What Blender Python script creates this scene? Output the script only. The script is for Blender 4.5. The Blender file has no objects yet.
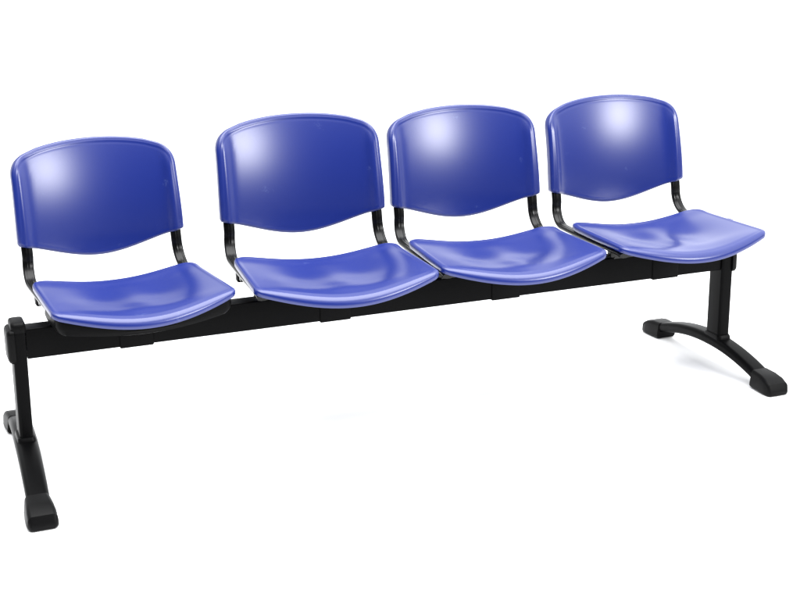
import bpy, bmesh, math, random
import numpy as np
from mathutils import Matrix, Vector
S = bpy.context.scene

# ------------------------------------------------------------------ camera
cd = bpy.data.cameras.new('camera'); cam = bpy.data.objects.new('camera', cd)
S.collection.objects.link(cam)
Rv = (0.93166766, -0.36281223, -0.01904369)
Uv = (0.11724817, 0.25064268, 0.96095323)
Fv = (0.34387243, 0.89752188, -0.27605475)
cam.matrix_world = Matrix(((Rv[0], Uv[0], -Fv[0], -0.1851), (Rv[1], Uv[1], -Fv[1], -3.5258),
                           (Rv[2], Uv[2], -Fv[2], 1.4156), (0, 0, 0, 1)))
cd.sensor_width = 36.0; cd.lens = 1421.49 / 800 * 36.0; cd.clip_end = 200
S.camera = cam

# ------------------------------------------------------------------ light
W = bpy.data.worlds.new('World'); S.world = W; W.use_nodes = True
bg = W.node_tree.nodes['Background']
# a white studio: bright sweep behind and overhead, the dim room behind the photographer in front
nt = W.node_tree
tc = nt.nodes.new('ShaderNodeTexCoord'); sx = nt.nodes.new('ShaderNodeSeparateXYZ')
nt.links.new(tc.outputs['Generated'], sx.inputs[0])
ml = nt.nodes.new('ShaderNodeMath'); ml.operation = 'MULTIPLY_ADD'
nt.links.new(sx.outputs['Z'], ml.inputs[0]); ml.inputs[1].default_value = 1.0
nt.links.new(sx.outputs['Y'], ml.inputs[2])
mr = nt.nodes.new('ShaderNodeMapRange'); mr.interpolation_type = 'SMOOTHSTEP'
mr.inputs['From Min'].default_value = -.55; mr.inputs['From Max'].default_value = .15
mr.inputs['To Min'].default_value = .06; mr.inputs['To Max'].default_value = 2.4
lf = nt.nodes.new('ShaderNodeMapRange'); nt.links.new(sx.outputs['X'], lf.inputs['Value'])   # dim wall on the left
lf.inputs['From Min'].default_value = -.95; lf.inputs['From Max'].default_value = -.55
lf.inputs['To Min'].default_value = -.9; lf.inputs['To Max'].default_value = 0
sm = nt.nodes.new('ShaderNodeMath'); sm.operation = 'ADD'
nt.links.new(ml.outputs[0], sm.inputs[0]); nt.links.new(lf.outputs[0], sm.inputs[1])
nt.links.new(sm.outputs[0], mr.inputs['Value'])
bg.inputs[0].default_value = (0.97, 0.985, 1.0, 1)
fx_ = nt.nodes.new('ShaderNodeMapRange'); nt.links.new(sx.outputs['X'], fx_.inputs['Value'])  # sweep is lit from the right
fx_.interpolation_type = 'SMOOTHSTEP'
fx_.inputs['From Min'].default_value = -.05; fx_.inputs['From Max'].default_value = .65
fx_.inputs['To Min'].default_value = .40; fx_.inputs['To Max'].default_value = 1.0
mxz = nt.nodes.new('ShaderNodeMath'); mxz.operation = 'MAXIMUM'
nt.links.new(fx_.outputs[0], mxz.inputs[0]); nt.links.new(sx.outputs['Z'], mxz.inputs[1])
mm = nt.nodes.new('ShaderNodeMath'); mm.operation = 'MULTIPLY'
nt.links.new(mr.outputs[0], mm.inputs[0]); nt.links.new(mxz.outputs[0], mm.inputs[1])
nt.links.new(mm.outputs[0], bg.inputs[1])

def area(name, loc, target, size, energy, size_y=None, col=(1, 1, 1)):
    l = bpy.data.lights.new(name, 'AREA'); l.energy = energy; l.color = col
    l.shape = 'RECTANGLE'; l.size = size; l.size_y = size_y or size
    o = bpy.data.objects.new(name, l); S.collection.objects.link(o)
    o.location = loc
    o.rotation_euler = (Vector(target) - Vector(loc)).to_track_quat('-Z', 'Y').to_euler()
    return o
area('key_softbox', (6.0, -7.7, 4.0), (1.2, 0, .6), 2.1, 500)
area('overhead_softbox', (1.2, -.6, 3.6), (1.2, -.4, 0), 4.5, 310, 3.2)

S.view_settings.view_transform = 'Standard'; S.view_settings.look = 'None'
S.view_settings.exposure = 0.0; S.view_settings.gamma = 1.0

# ------------------------------------------------------------------ materials
def mat(name, col, rough, spec=.5, bump=0, bscale=60, rvar=0, coat=0, coat_r=.1, metal=0):
    m = bpy.data.materials.new(name); m.use_nodes = True
    nt = m.node_tree; b = nt.nodes['Principled BSDF']
    b.inputs['Base Color'].default_value = (*col, 1)
    b.inputs['Roughness'].default_value = rough
    b.inputs['Specular IOR Level'].default_value = spec
    b.inputs['Metallic'].default_value = metal
    b.inputs['Coat Weight'].default_value = coat; b.inputs['Coat Roughness'].default_value = coat_r
    tc = nt.nodes.new('ShaderNodeTexCoord')
    if bump:
        n = nt.nodes.new('ShaderNodeTexNoise'); n.inputs['Scale'].default_value = bscale
        n.inputs['Detail'].default_value = 4
        nt.links.new(tc.outputs['Object'], n.inputs['Vector'])
        bp = nt.nodes.new('ShaderNodeBump'); bp.inputs['Strength'].default_value = bump
        bp.inputs['Distance'].default_value = .002
        nt.links.new(n.outputs['Fac'], bp.inputs['Height']); nt.links.new(bp.outputs[0], b.inputs['Normal'])
    if rvar:
        n2 = nt.nodes.new('ShaderNodeTexNoise'); n2.inputs['Scale'].default_value = 9
        n2.inputs['Detail'].default_value = 3
        nt.links.new(tc.outputs['Object'], n2.inputs['Vector'])
        mr = nt.nodes.new('ShaderNodeMapRange')
        mr.inputs['From Min'].default_value = .15; mr.inputs['From Max'].default_value = .85
        mr.inputs['To Min'].default_value = rough - rvar; mr.inputs['To Max'].default_value = rough + rvar
        nt.links.new(n2.outputs['Fac'], mr.inputs['Value']); nt.links.new(mr.outputs[0], b.inputs['Roughness'])
    return m
def scuffs(m):
    # a few pale rubbed marks and a cloudy sheen, different on every moulding
    nt = m.node_tree; b = nt.nodes['Principled BSDF']; N = nt.nodes.new; lk = nt.links.new
    tc = N('ShaderNodeTexCoord'); oi = N('ShaderNodeObjectInfo'); ad = N('ShaderNodeVectorMath'); ad.operation = 'ADD'
    sc = N('ShaderNodeVectorMath'); sc.operation = 'SCALE'; sc.inputs[0].default_value = (17, 31, 23)
    lk(oi.outputs['Random'], sc.inputs['Scale']); lk(tc.outputs['Object'], ad.inputs[0]); lk(sc.outputs[0], ad.inputs[1])
    f = []
    for scale, lo, hi, dist in ((17, .70, .74, 0), (95, .50, .60, 1.5)):
        n = N('ShaderNodeTexNoise'); n.inputs['Scale'].default_value = scale; n.inputs['Detail'].default_value = 2
        n.inputs['Distortion'].default_value = dist
        lk(ad.outputs[0], n.inputs['Vector'])
        r = N('ShaderNodeMapRange'); r.inputs['From Min'].default_value = lo; r.inputs['From Max'].default_value = hi
        lk(n.outputs['Fac'], r.inputs['Value']); f.append(r)
    mu = N('ShaderNodeMath'); mu.operation = 'MULTIPLY'; lk(f[0].outputs[0], mu.inputs[0]); lk(f[1].outputs[0], mu.inputs[1])
    m2 = N('ShaderNodeMath'); m2.operation = 'MULTIPLY'; lk(mu.outputs[0], m2.inputs[0]); m2.inputs[1].default_value = .16
    mx = N('ShaderNodeMix'); mx.data_type = 'RGBA'
    mx.inputs['A'].default_value = b.inputs['Base Color'].default_value; mx.inputs['B'].default_value = (.12, .16, .34, 1)
    lk(m2.outputs[0], mx.inputs['Factor']); lk(mx.outputs['Result'], b.inputs['Base Color'])
M_blue = mat('blue_plastic', (.0060, .0165, .146), .285, .70)
scuffs(M_blue)
M_black = mat('black_painted_steel', (.0018, .0018, .002), .38, .045, .05, 20, .05)
M_gloss = mat('black_gloss_tube', (.002, .002, .002), .25, .22, .05, 20, .04)
M_cap = mat('black_foot_plastic', (.0026, .0026, .0028), .42, .08, .10, 260, .05)
M_floor = mat('white_studio_floor', (.90, .90, .90), .7, .1, .03, 25)

# ------------------------------------------------------------------ mesh helpers
def link(name, verts, faces, m, parent=None, sharp=35, smooth=True):
    me = bpy.data.meshes.new(name); me.from_pydata([tuple(map(float, v)) for v in verts], [], faces)
    bm = bmesh.new(); bm.from_mesh(me); bmesh.ops.recalc_face_normals(bm, faces=bm.faces); bm.to_mesh(me); bm.free()
    me.materials.append(m)
    if smooth:
        me.shade_smooth(); me.set_sharp_from_angle(angle=math.radians(sharp))
    o = bpy.data.objects.new(name, me); S.collection.objects.link(o)
    if parent: o.parent = parent
    return o

class MB:
    def __init__(s): s.v = []; s.f = []
    def add(s, v, f):
        n = len(s.v); s.v += [tuple(p) for p in v]; s.f += [tuple(i + n for i in q) for q in f]
    def sweep(s, path, prof, ups=None, scales=None, caps=True):
        """path points, prof = list of (a,b): a along side axis X, b along the path normal (paths lie in the YZ plane)"""
        path = [Vector(p) for p in path]; n = len(path); k = len(prof); vs = []; fs = []
        for i, p in enumerate(path):
            t = (path[min(i + 1, n - 1)] - path[max(i - 1, 0)]).normalized()
            side = Vector((1, 0, 0)); nn = side.cross(t).normalized()
            sc = scales[i] if scales else (1, 1)
            for a, b in prof: vs.append(p + side * a * sc[0] + nn * b * sc[1])
        for i in range(n - 1):
            for j in range(k):
                fs.append((i * k + j, i * k + (j + 1) % k, (i + 1) * k + (j + 1) % k, (i + 1) * k + j))
        if caps: fs += [tuple(range(k)), tuple(range((n - 1) * k, n * k))]
        s.add(vs, fs)
    def box(s, c, d, bev=.003, seg=3):
        bm = bmesh.new(); bmesh.ops.create_cube(bm, size=1)
        bmesh.ops.scale(bm, vec=d, verts=bm.verts)
        if bev: bmesh.ops.bevel(bm, geom=list(bm.edges), offset=bev, segments=seg, affect='EDGES', profile=.5)
        bmesh.ops.translate(bm, vec=c, verts=bm.verts)
        bm.verts.index_update()
        s.add([v.co.copy() for v in bm.verts], [[v.index for v in f.verts] for f in bm.faces]); bm.free()
    def cyl(s, c, r, h, axis='Z', n=32, bev=.002):
        bm = bmesh.new(); bmesh.ops.create_cone(bm, cap_ends=True, segments=n, radius1=r, radius2=r, depth=h)
        if bev: bmesh.ops.bevel(bm, geom=[e for e in bm.edges if abs(e.verts[0].co.z - e.verts[1].co.z) < 1e-6], offset=bev, segments=2, affect='EDGES')
        if axis == 'X': bmesh.ops.rotate(bm, matrix=Matrix.Rotation(math.pi / 2, 3, 'Y'), verts=bm.verts)
        if axis == 'Y': bmesh.ops.rotate(bm, matrix=Matrix.Rotation(math.pi / 2, 3, 'X'), verts=bm.verts)
        bmesh.ops.translate(bm, vec=c, verts=bm.verts); bm.verts.index_update()
        s.add([v.co.copy() for v in bm.verts], [[v.index for v in f.verts] for f in bm.faces]); bm.free()
    def build(s, name, m, parent=None, sharp=35): return link(name, s.v, s.f, m, parent, sharp)

def rrect(w, h, r, n=6):
    out = []
    for cx, cy, a0 in ((w/2-r, h/2-r, 0), (-w/2+r, h/2-r, 90), (-w/2+r, -h/2+r, 180), (w/2-r, -h/2+r, 270)):
        for i in range(n + 1):
            a = math.radians(a0 + 90 * i / n); out.append((cx + r * math.cos(a), cy + r * math.sin(a)))
    return out

def resample(poly, n):
    p = np.array(poly + [poly[0]]); d = np.r_[0, np.cumsum(np.hypot(*np.diff(p, axis=0).T))]
    t = np.linspace(0, d[-1], n, endpoint=False)
    return np.stack([np.interp(t, d, p[:, 0]), np.interp(t, d, p[:, 1])], 1)
def round_poly(poly, radii, n=8):
    """fillet every corner of a polygon with its own radius (0 keeps the point)"""
    out = []; N = len(poly)
    for i in range(N):
        p = Vector(poly[i]); r = radii[i]
        if not r: out.append(tuple(p)); continue
        a = (Vector(poly[i - 1]) - p).normalized(); b = (Vector(poly[(i + 1) % N]) - p).normalized()
        ang = a.angle(b); L = r / math.tan(ang / 2); c = p + (a + b).normalized() * (r / math.sin(ang / 2))
        s, e = p + a * L - c, p + b * L - c
        a0 = math.atan2(s.y, s.x); a1 = math.atan2(e.y, e.x); da = (a1 - a0 + math.pi) % (2 * math.pi) - math.pi
        for k in range(n + 1): out.append((c.x + r * math.cos(a0 + da * k / n), c.y + r * math.sin(a0 + da * k / n)))
    return out
def edge_dist(P, O):
    A = O; B = np.roll(O, -1, 0); AB = B - A
    out = np.empty(len(P))
    for i, p in enumerate(P):
        t = np.clip(((p - A) * AB).sum(1) / (AB * AB).sum(1), 0, 1)
        out[i] = np.sqrt((((A + AB * t[:, None]) - p) ** 2).sum(1).min())
    return out
def rings_to_faces(nr, n, close_first=True, close_last=True):
    f = []
    for i in range(nr - 1):
        for j in range(n): f.append((i * n + j, i * n + (j + 1) % n, (i + 1) * n + (j + 1) % n, (i + 1) * n + j))
    if close_first: f.append(tuple(range(n)))
    if close_last: f.append(tuple(range((nr - 1) * n, nr * n)))
    return f
def sstep(x): x = np.clip(x, 0, 1); return x * x * (3 - 2 * x)

# ------------------------------------------------------------------ floor
g = MB(); g.add([(-14, -2.6, 0), (26, -2.6, 0), (40, 45, 0), (-14, 45, 0)], [(0, 1, 2, 3)])
fl = g.build('floor', M_floor); fl['kind'] = 'structure'

# ------------------------------------------------------------------ the bench
bench = bpy.data.objects.new('beam_bench', None); S.collection.objects.link(bench)
BX = 1.165; bench.location = (BX, 0, 0)
bench['label'] = 'waiting room bench with four blue plastic seats on a black steel beam'
bench['category'] = 'bench'
def child(o, loc=(0, 0, 0), rz=0, sc=1):
    o.parent = bench; o.location = (loc[0] - BX, loc[1], loc[2]); o.rotation_euler = (0, 0, rz); o.scale = (sc,) * 3
    return o
LX, RX = .137, 2.208                      # where the two legs stand
Z0, Z1 = .306, .386                       # beam

b = MB(); L = RX - LX
vs = rrect(.052, .080, .005)
P = []; 
for x in (LX + .0175, RX - .0175): P += [(x, a, .346 + c) for a, c in vs]
k = len(vs)
b.add(P, [(j, (j+1) % k, k + (j+1) % k, k + j) for j in range(k)] + [tuple(range(k)), tuple(range(k, 2*k))])
child(b.build('beam', M_black))

# legs: post > foot, foot_cap x2, post_cap, collar, end_plate
def leg(x, fx, yf, yb, sgn, skew=0, pw=.034):
    m = MB()
    pr = [(a, -c) for a, c in rrect(pw, .070, .008)]
    vs = []
    for z in (.088, .392):
        xx = fx if z < .1 else x
        vs += [(xx + a, c, z) for a, c in pr]
    k = len(pr)
    m.add(vs, [(j, (j+1) % k, k + (j+1) % k, k + j) for j in range(k)] + [tuple(range(k)), tuple(range(k, 2*k))])
    post = child(m.build('leg', M_black))
    inv = (BX, 0, 0)
    def sub(mb, name, mt, sharp=35):
        o = mb.build(name, mt, post, sharp); o.location = (0, 0, 0); return o
    # arched foot bar
    m = MB(); n = 28; path = []; sc = []
    for i in range(n + 1):
        t = i / n; y = (yf + .025) + (yb - yf - .05) * t; u = 2 * t - 1
        path.append((fx + skew * y, y, .026 + .052 * (1 - abs(u) ** 2.0)))
        sc.append((1 - .06 * abs(u), 1 - .1 * abs(u)))
    m.sweep(path, [(a, c) for a, c in rrect(.058, .034, .014)], scales=sc)
    sub(m, 'foot', M_black)
    # shoes
    for y0, d in ((yf, -1), (yb, 1)):
        m = MB(); secs = []
        #        along outward, half width, z bottom, z top
        for s, hw, zb, zt in ((-.062, .031, .004, .050), (-.059, .034, .002, .054), (-.020, .037, .001, .052), (.010, .038, 0, .046),
                              (.030, .036, 0, .036), (.037, .031, .002, .020), (.039, .027, .005, .012)):
            r = min(.010, (zt - zb) * .45)
            secs.append([(fx + skew * y0 + a, y0 + d * s, (zb + zt) / 2 + c) for a, c in rrect(hw * 2 * (1 if True else 1), zt - zb, r)])
        k = len(secs[0]); vs = [p for q in secs for p in q]
        # narrow the top of each section
        fc = fx + skew * y0
        vs = [(fc + (p[0] - fc) * (1 - .22 * max(0, (p[2] - .02) / .04)), p[1], p[2]) for p in vs]
        m.add(vs, rings_to_faces(len(secs), k))
        sub(m, 'foot_cap', M_cap, 30)
    # collar where the post meets the foot
    m = MB(); pr2 = rrect(.046, .084, .012); vs = []
    for z, g_ in ((.078, 1.06), (.090, 1.04), (.098, 1.0), (.103, .93), (.104, .8)):
        vs += [(fx + a * g_, c * g_, z) for a, c in pr2]
    m.add(vs, rings_to_faces(5, len(pr2))); sub(m, 'collar', M_cap)
    # rounded cap on top of the post
    m = MB(); pr2 = rrect(.038, .076, .012); vs = []
    for z, g_ in ((.380, 1), (.394, 1), (.400, .96), (.404, .86), (.406, .68)):
        vs += [(x + a * g_, c * g_, z) for a, c in pr2]
    m.add(vs, rings_to_faces(5, len(pr2))); sub(m, 'post_cap', M_cap)
    # bulged plate closing the end of the beam
    m = MB(); vs = []; ns = 5
    for s, g_ in ((.012, 1), (.022, 1), (.027, .93), (.030, .82), (.031, .6)):
        vs += [(x + sgn * s, a * g_, .344 + c * g_ ) for a, c in rrect(.082, .088, .012)]
    m.add(vs, rings_to_faces(5, len(rrect(.082, .088, .012)))); sub(m, 'end_plate', M_cap)
    return post
leg(LX, .132, -.350, .342, -1, .038)
leg(RX, 2.203, -.283, .350, 1, 0, .039)

# ---------------------------------------------------------------- chair pieces (local origin under the seat centre, on the beam axis)
# backrest
WB = .235
def make_backrest():
    pts = []
    for i in range(41):
        x = -WB + 2 * WB * i / 40; t = x / WB
        dip = .5 * (1 - t * t) + .25 * (1 + math.cos(math.pi * t))
        pts.append((x, .532 - .058 * dip))
    nb = len(pts)
    top = []
    for i in range(31):
        x = WB - 2 * WB * i / 30
        top.append((x, .801 - .50 * x * x - 3.4 * x ** 4))
    rad = [.008] + [0] * (nb - 2) + [.008] + [.050] + [0] * 29 + [.050]
    # keep straight runs long enough for the big shoulder fillets
    keep = [p for p in top if abs(p[0]) <= .17]
    poly = pts + [top[0]] + keep + [top[-1]]
    rad = [.006] + [0] * (nb - 2) + [.006] + [.062] + [0] * len(keep) + [.062]
    O = resample(round_poly(poly, rad, 12), 260)
    O[:, 0] *= 1 - .018 * sstep((O[:, 1] - .54) / .2)
    c = np.array([0, .645]); n = len(O)
    def base(P):
        x, z = P[:, 0], P[:, 1]
        y = .2414 + .07 * (z - .532) + .5 * (z - .532) ** 2 / .95 + .038 * (1 - (x / WB) ** 2)
        return y
    rs = list(np.linspace(.03, .80, 18)) + list(np.linspace(.82, .955, 14)) + [.965, .973, .980, .986, .991, .995, .998, 1.0]
    V = []
    def front(P):
        d = edge_dist(P, O); y = base(P)
        er = .0032 + .0052 * sstep((.78 - P[:, 1]) / .05); e = np.clip(d, 0, er); y += er - np.sqrt(np.maximum(0, er ** 2 - (er - e) ** 2))
        k = .45 + .55 * sstep((P[:, 1] - .53) / .05)
        y += -.0005 * k * np.exp(-((d - .0095) / .0026) ** 2)          # moulded lip
        y += .0003 * k * np.exp(-((d - .0150) / .0032) ** 2)
        ax = np.abs(P[:, 0]); side = sstep((.80 - P[:, 1]) / .09)
        y += -.0085 * np.exp(-((ax - .210) / .016) ** 2) * side   # swelling over the tube
        return y
    for r in rs:
        P = c + r * (O - c); V += list(zip(P[:, 0], front(P), P[:, 1]))
    P = O; ax = np.abs(P[:, 0])
    sk = .009 + .014 * sstep((ax - .185) / .045) * sstep((.80 - P[:, 1]) / .06)
    yb = base(P); er0 = .0032 + .0052 * sstep((.78 - P[:, 1]) / .05)
    V += list(zip(P[:, 0], yb + er0 + (sk - er0) * .5, P[:, 1])); V += list(zip(P[:, 0], yb + sk, P[:, 1]))
    P = c + .985 * (O - c); V += list(zip(P[:, 0], base(P) + sk + .003, P[:, 1]))
    P = c + .95 * (O - c); V += list(zip(P[:, 0], base(P) + sk + .003, P[:, 1]))
    for r, q in ((.88, .010), (.80, .010), (.6, .010), (.4, .010), (.2, .010), (.03, .010)):
        P = c + r * (O - c); V += list(zip(P[:, 0], base(P) + q + (sk - .010) * (.45 if r == .88 else 0), P[:, 1]))
    return link('backrest', V, rings_to_faces(len(rs) + 10, n), M_blue, None, 60)

def make_seat():
    poly = [(-.2295, .150)]
    fr = []
    for i in range(31):
        x = -.242 + .484 * i / 30
        fr.append((x, -.196 - .052 * math.cos(math.pi / 2 * min(1, abs(x) / .242)) ** .9 if abs(x) < .242 else -.196))
    back = []
    for i in range(15):
        x = .14 - .28 * i / 14
        back.append((x, .150 + .004 * (1 - (x / .16) ** 2)))
    poly = fr + [(.2295, .150)] + back + [(-.2295, .150)]
    rad = [.028] + [0] * 29 + [.028] + [.050] + [0] * 15 + [.050]
    O = resample(round_poly(poly, rad, 12), 280)
    c = np.array([0, -.04]); n = len(O)
    fx = np.array([p[0] for p in fr]); fy = np.array([p[1] for p in fr])
    def top(P):
        x, y = P[:, 0], P[:, 1]; xn = np.abs(x) / .235
        z = .4565 - .028 * (.5 * (1 - xn ** 2) + .25 * (1 + np.cos(np.pi * np.minimum(xn, 1))))
        z -= .0128 * np.exp(-((np.sqrt(x * x + .0008) - .088) / .072) ** 2 - ((y + .01) / .10) ** 2)
        z += .004 * np.exp(-(x / .045) ** 2 - ((y + .11) / .07) ** 2)
        z += .003 * np.exp(-((y + .175) / .035) ** 2) * (1 - xn ** 2)
        z += .005 * np.exp(-((y - .135) / .03) ** 2)                           # rear edge turns up
        df = y - np.interp(x, fx, fy)
        z -= (.014 * (1 - .85 * xn ** 4)) * np.clip(1 - df / .030, 0, 1) ** 2   # waterfall front
        return z
    def edge(P):
        d = edge_dist(P, O); e = np.clip(d, 0, .007)
        return -(.007 - np.sqrt(np.maximum(0, .007 ** 2 - (.007 - e) ** 2))) + .0012 * np.exp(-((d - .011) / .004) ** 2)
    rs = list(np.linspace(.02, .84, 26)) + list(np.linspace(.86, .96, 10)) + [.968, .976, .983, .989, .994, .997, 1.0]
    V = []
    for r in rs:
        P = c + r * (O - c); V += list(zip(P[:, 0], P[:, 1], top(P) + edge(P)))
    zt = top(O)
    for r, dz in ((1.0, -.010), (1.0, -.014), (.996, -.016), (.985, -.016), (.980, -.013), (.93, -.012), (.8, -.010), (.6, -.010), (.3, -.010), (.02, -.010)):
        P = c + r * (O - c); V += list(zip(P[:, 0], P[:, 1], top(P) + dz))
    return link('seat', V, rings_to_faces(len(rs) + 10, n), M_blue, None, 60)

def arc(cy, cz, r, a0, a1, n=10):
    return [(0, cy + r * math.cos(math.radians(a0 + (a1 - a0) * i / n)), cz + r * math.sin(math.radians(a0 + (a1 - a0) * i / n))) for i in range(n + 1)]
def make_frame():
    m = MB()
    # fluted flat oval tube
    pr = []
    for i in range(64):
        a = 2 * math.pi * i / 64; ca, sa = math.cos(a), math.sin(a)
        px = .0155 * math.copysign(abs(ca) ** .75, ca); pz = .0075 * math.copysign(abs(sa) ** .75, sa)
        if abs(px) < .012: pz *= 1 - .10 * (.5 + .5 * math.cos(px / .012 * math.pi * 3))
        pr.append((px, pz))
    for s in (-1, 1):
        path = [(0, .290, .700), (0, .272, .60)]
        # back upright down to the bend, then forward under the seat
        up = [(0, .2575 - .0, .535), (0, .2525, .51)]
        bend = arc(.1885, .494, .0625, 4, -82, 14)
        under = [(0, .15, .4305), (0, .05, .429), (0, -.08, .429), (0, -.145, .428), (0, -.165, .424)]
        full = path + up + bend + under
        x = lambda z: .2115 if z > .5 else .2115 + .004 * min(1, (.5 - z) / .06)
        m.sweep([(s * x(p[2]), p[1], p[2]) for p in full], pr)
    # two cross tubes under the seat
    for y in (-.09, .085):
        m.cyl((0, y, .408), .011, .424, 'X', 20)
        for s in (-1, 1): m.box((s * .2115, y, .416), (.022, .024, .022), .003)
    return m.build('seat_frame', M_gloss, None, 30)
def make_clamp(parent):
    m = MB()
    m.box((0, 0, .347), (.088, .060, .088), .004)               # saddle that wraps the beam
    m.box((0, 0, .395), (.10, .22, .008), .002)                 # plate carrying the cross tubes
    for sx in (-.03, .03):
        for sy in (-.09, .085): m.cyl((sx, sy, .388), .007, .008, 'Z', 6, .001)
    o = m.build('clamp', M_black, parent); return o
def make_stop(parent, s):
    m = MB(); m.box((s * .210, .120, .410), (.030, .030, .030), .005); m.cyl((s * .210, .120, .422), .006, .016, 'Z', 16, .001)
    return m.build('stacking_stop', M_black, parent)
def make_screw(parent, x, y):
    m = MB(); m.cyl((x, y, .437), .006, .010, 'Z', 16, .001)
    return m.build('rivet', M_cap, parent)

seat0, back0, frame0 = make_seat(), make_backrest(), make_frame()
subs = [make_clamp(frame0), make_stop(frame0, -1), make_stop(frame0, 1)]
spots = [(.429, .0509, -.0017, .0645, .9702), (.9679, .0143, 0, -.0548, 1.0275),
         (1.4758, .0153, -.0006, -.0431, 1.0046), (1.9946, .0114, .0009, .0104, .9929)]
def spare(o, parent=None):
    c = o.copy(); S.collection.objects.link(c); c.parent = parent; return c
for i, (x, dy, dz, a, sc) in enumerate(spots):
    first = i == 0
    fr = frame0 if first else spare(frame0)
    z = .38 + dz - .38 * sc
    loc = (x, dy, z)
    child(fr, loc, a, sc)
    child(seat0 if first else spare(seat0), loc, a, sc)
    child(back0 if first else spare(back0), loc, a, sc)
    for s in subs:
        c = s if first else spare(s, fr)
        if s is subs[0]:     # the clamp sits square on the beam whatever the chair's turn
            Mi = Matrix.Translation(loc) @ Matrix.Rotation(a, 4, 'Z') @ Matrix.Scale(sc, 4)
            c.matrix_local = Mi.inverted() @ Matrix.Translation((x, 0, 0))

# moulding tab on the right edge of the last seat
tab = MB(); tab.box((.2315, -.020, .4525), (.010, .024, .008), .003, 3)
tab.build('edge_tab', M_blue, max((o for o in bench.children if o.name.split('.')[0] == 'seat'), key=lambda o: o.location.x))

# black tray below the first seat, its rounded rim showing under the pan and past its right edge
tray = MB(); half = []
for i in range(25):
    x = -.236 + .472 * i / 24
    half.append((x, -.190 - .046 * math.cos(math.pi / 2 * abs(x) / .236)))
oo = resample(round_poly(half + [(.236, -.035), (-.236, -.035)], [.03] + [0] * 23 + [.03, .01, .01], 8), 120)
cc = np.array([0, -.11]); vs = []
for g_, z in ((.92, .404), (.962, .428), (.978, .428), (.985, .412), (.97, .398), (.93, .389), (.86, .386), (.3, .384)):
    sag = -.024 * (1 - (np.abs(oo[:, 0]) / .236) ** 2) if z > .407 else -.012 * (1 - (np.abs(oo[:, 0]) / .236) ** 2)
    q = cc + g_ * (oo - cc); vs += list(zip(q[:, 0], q[:, 1], z + .004 + sag))
tray.add(vs, rings_to_faces(8, 120)); tray.build('under_tray', M_black, frame0)
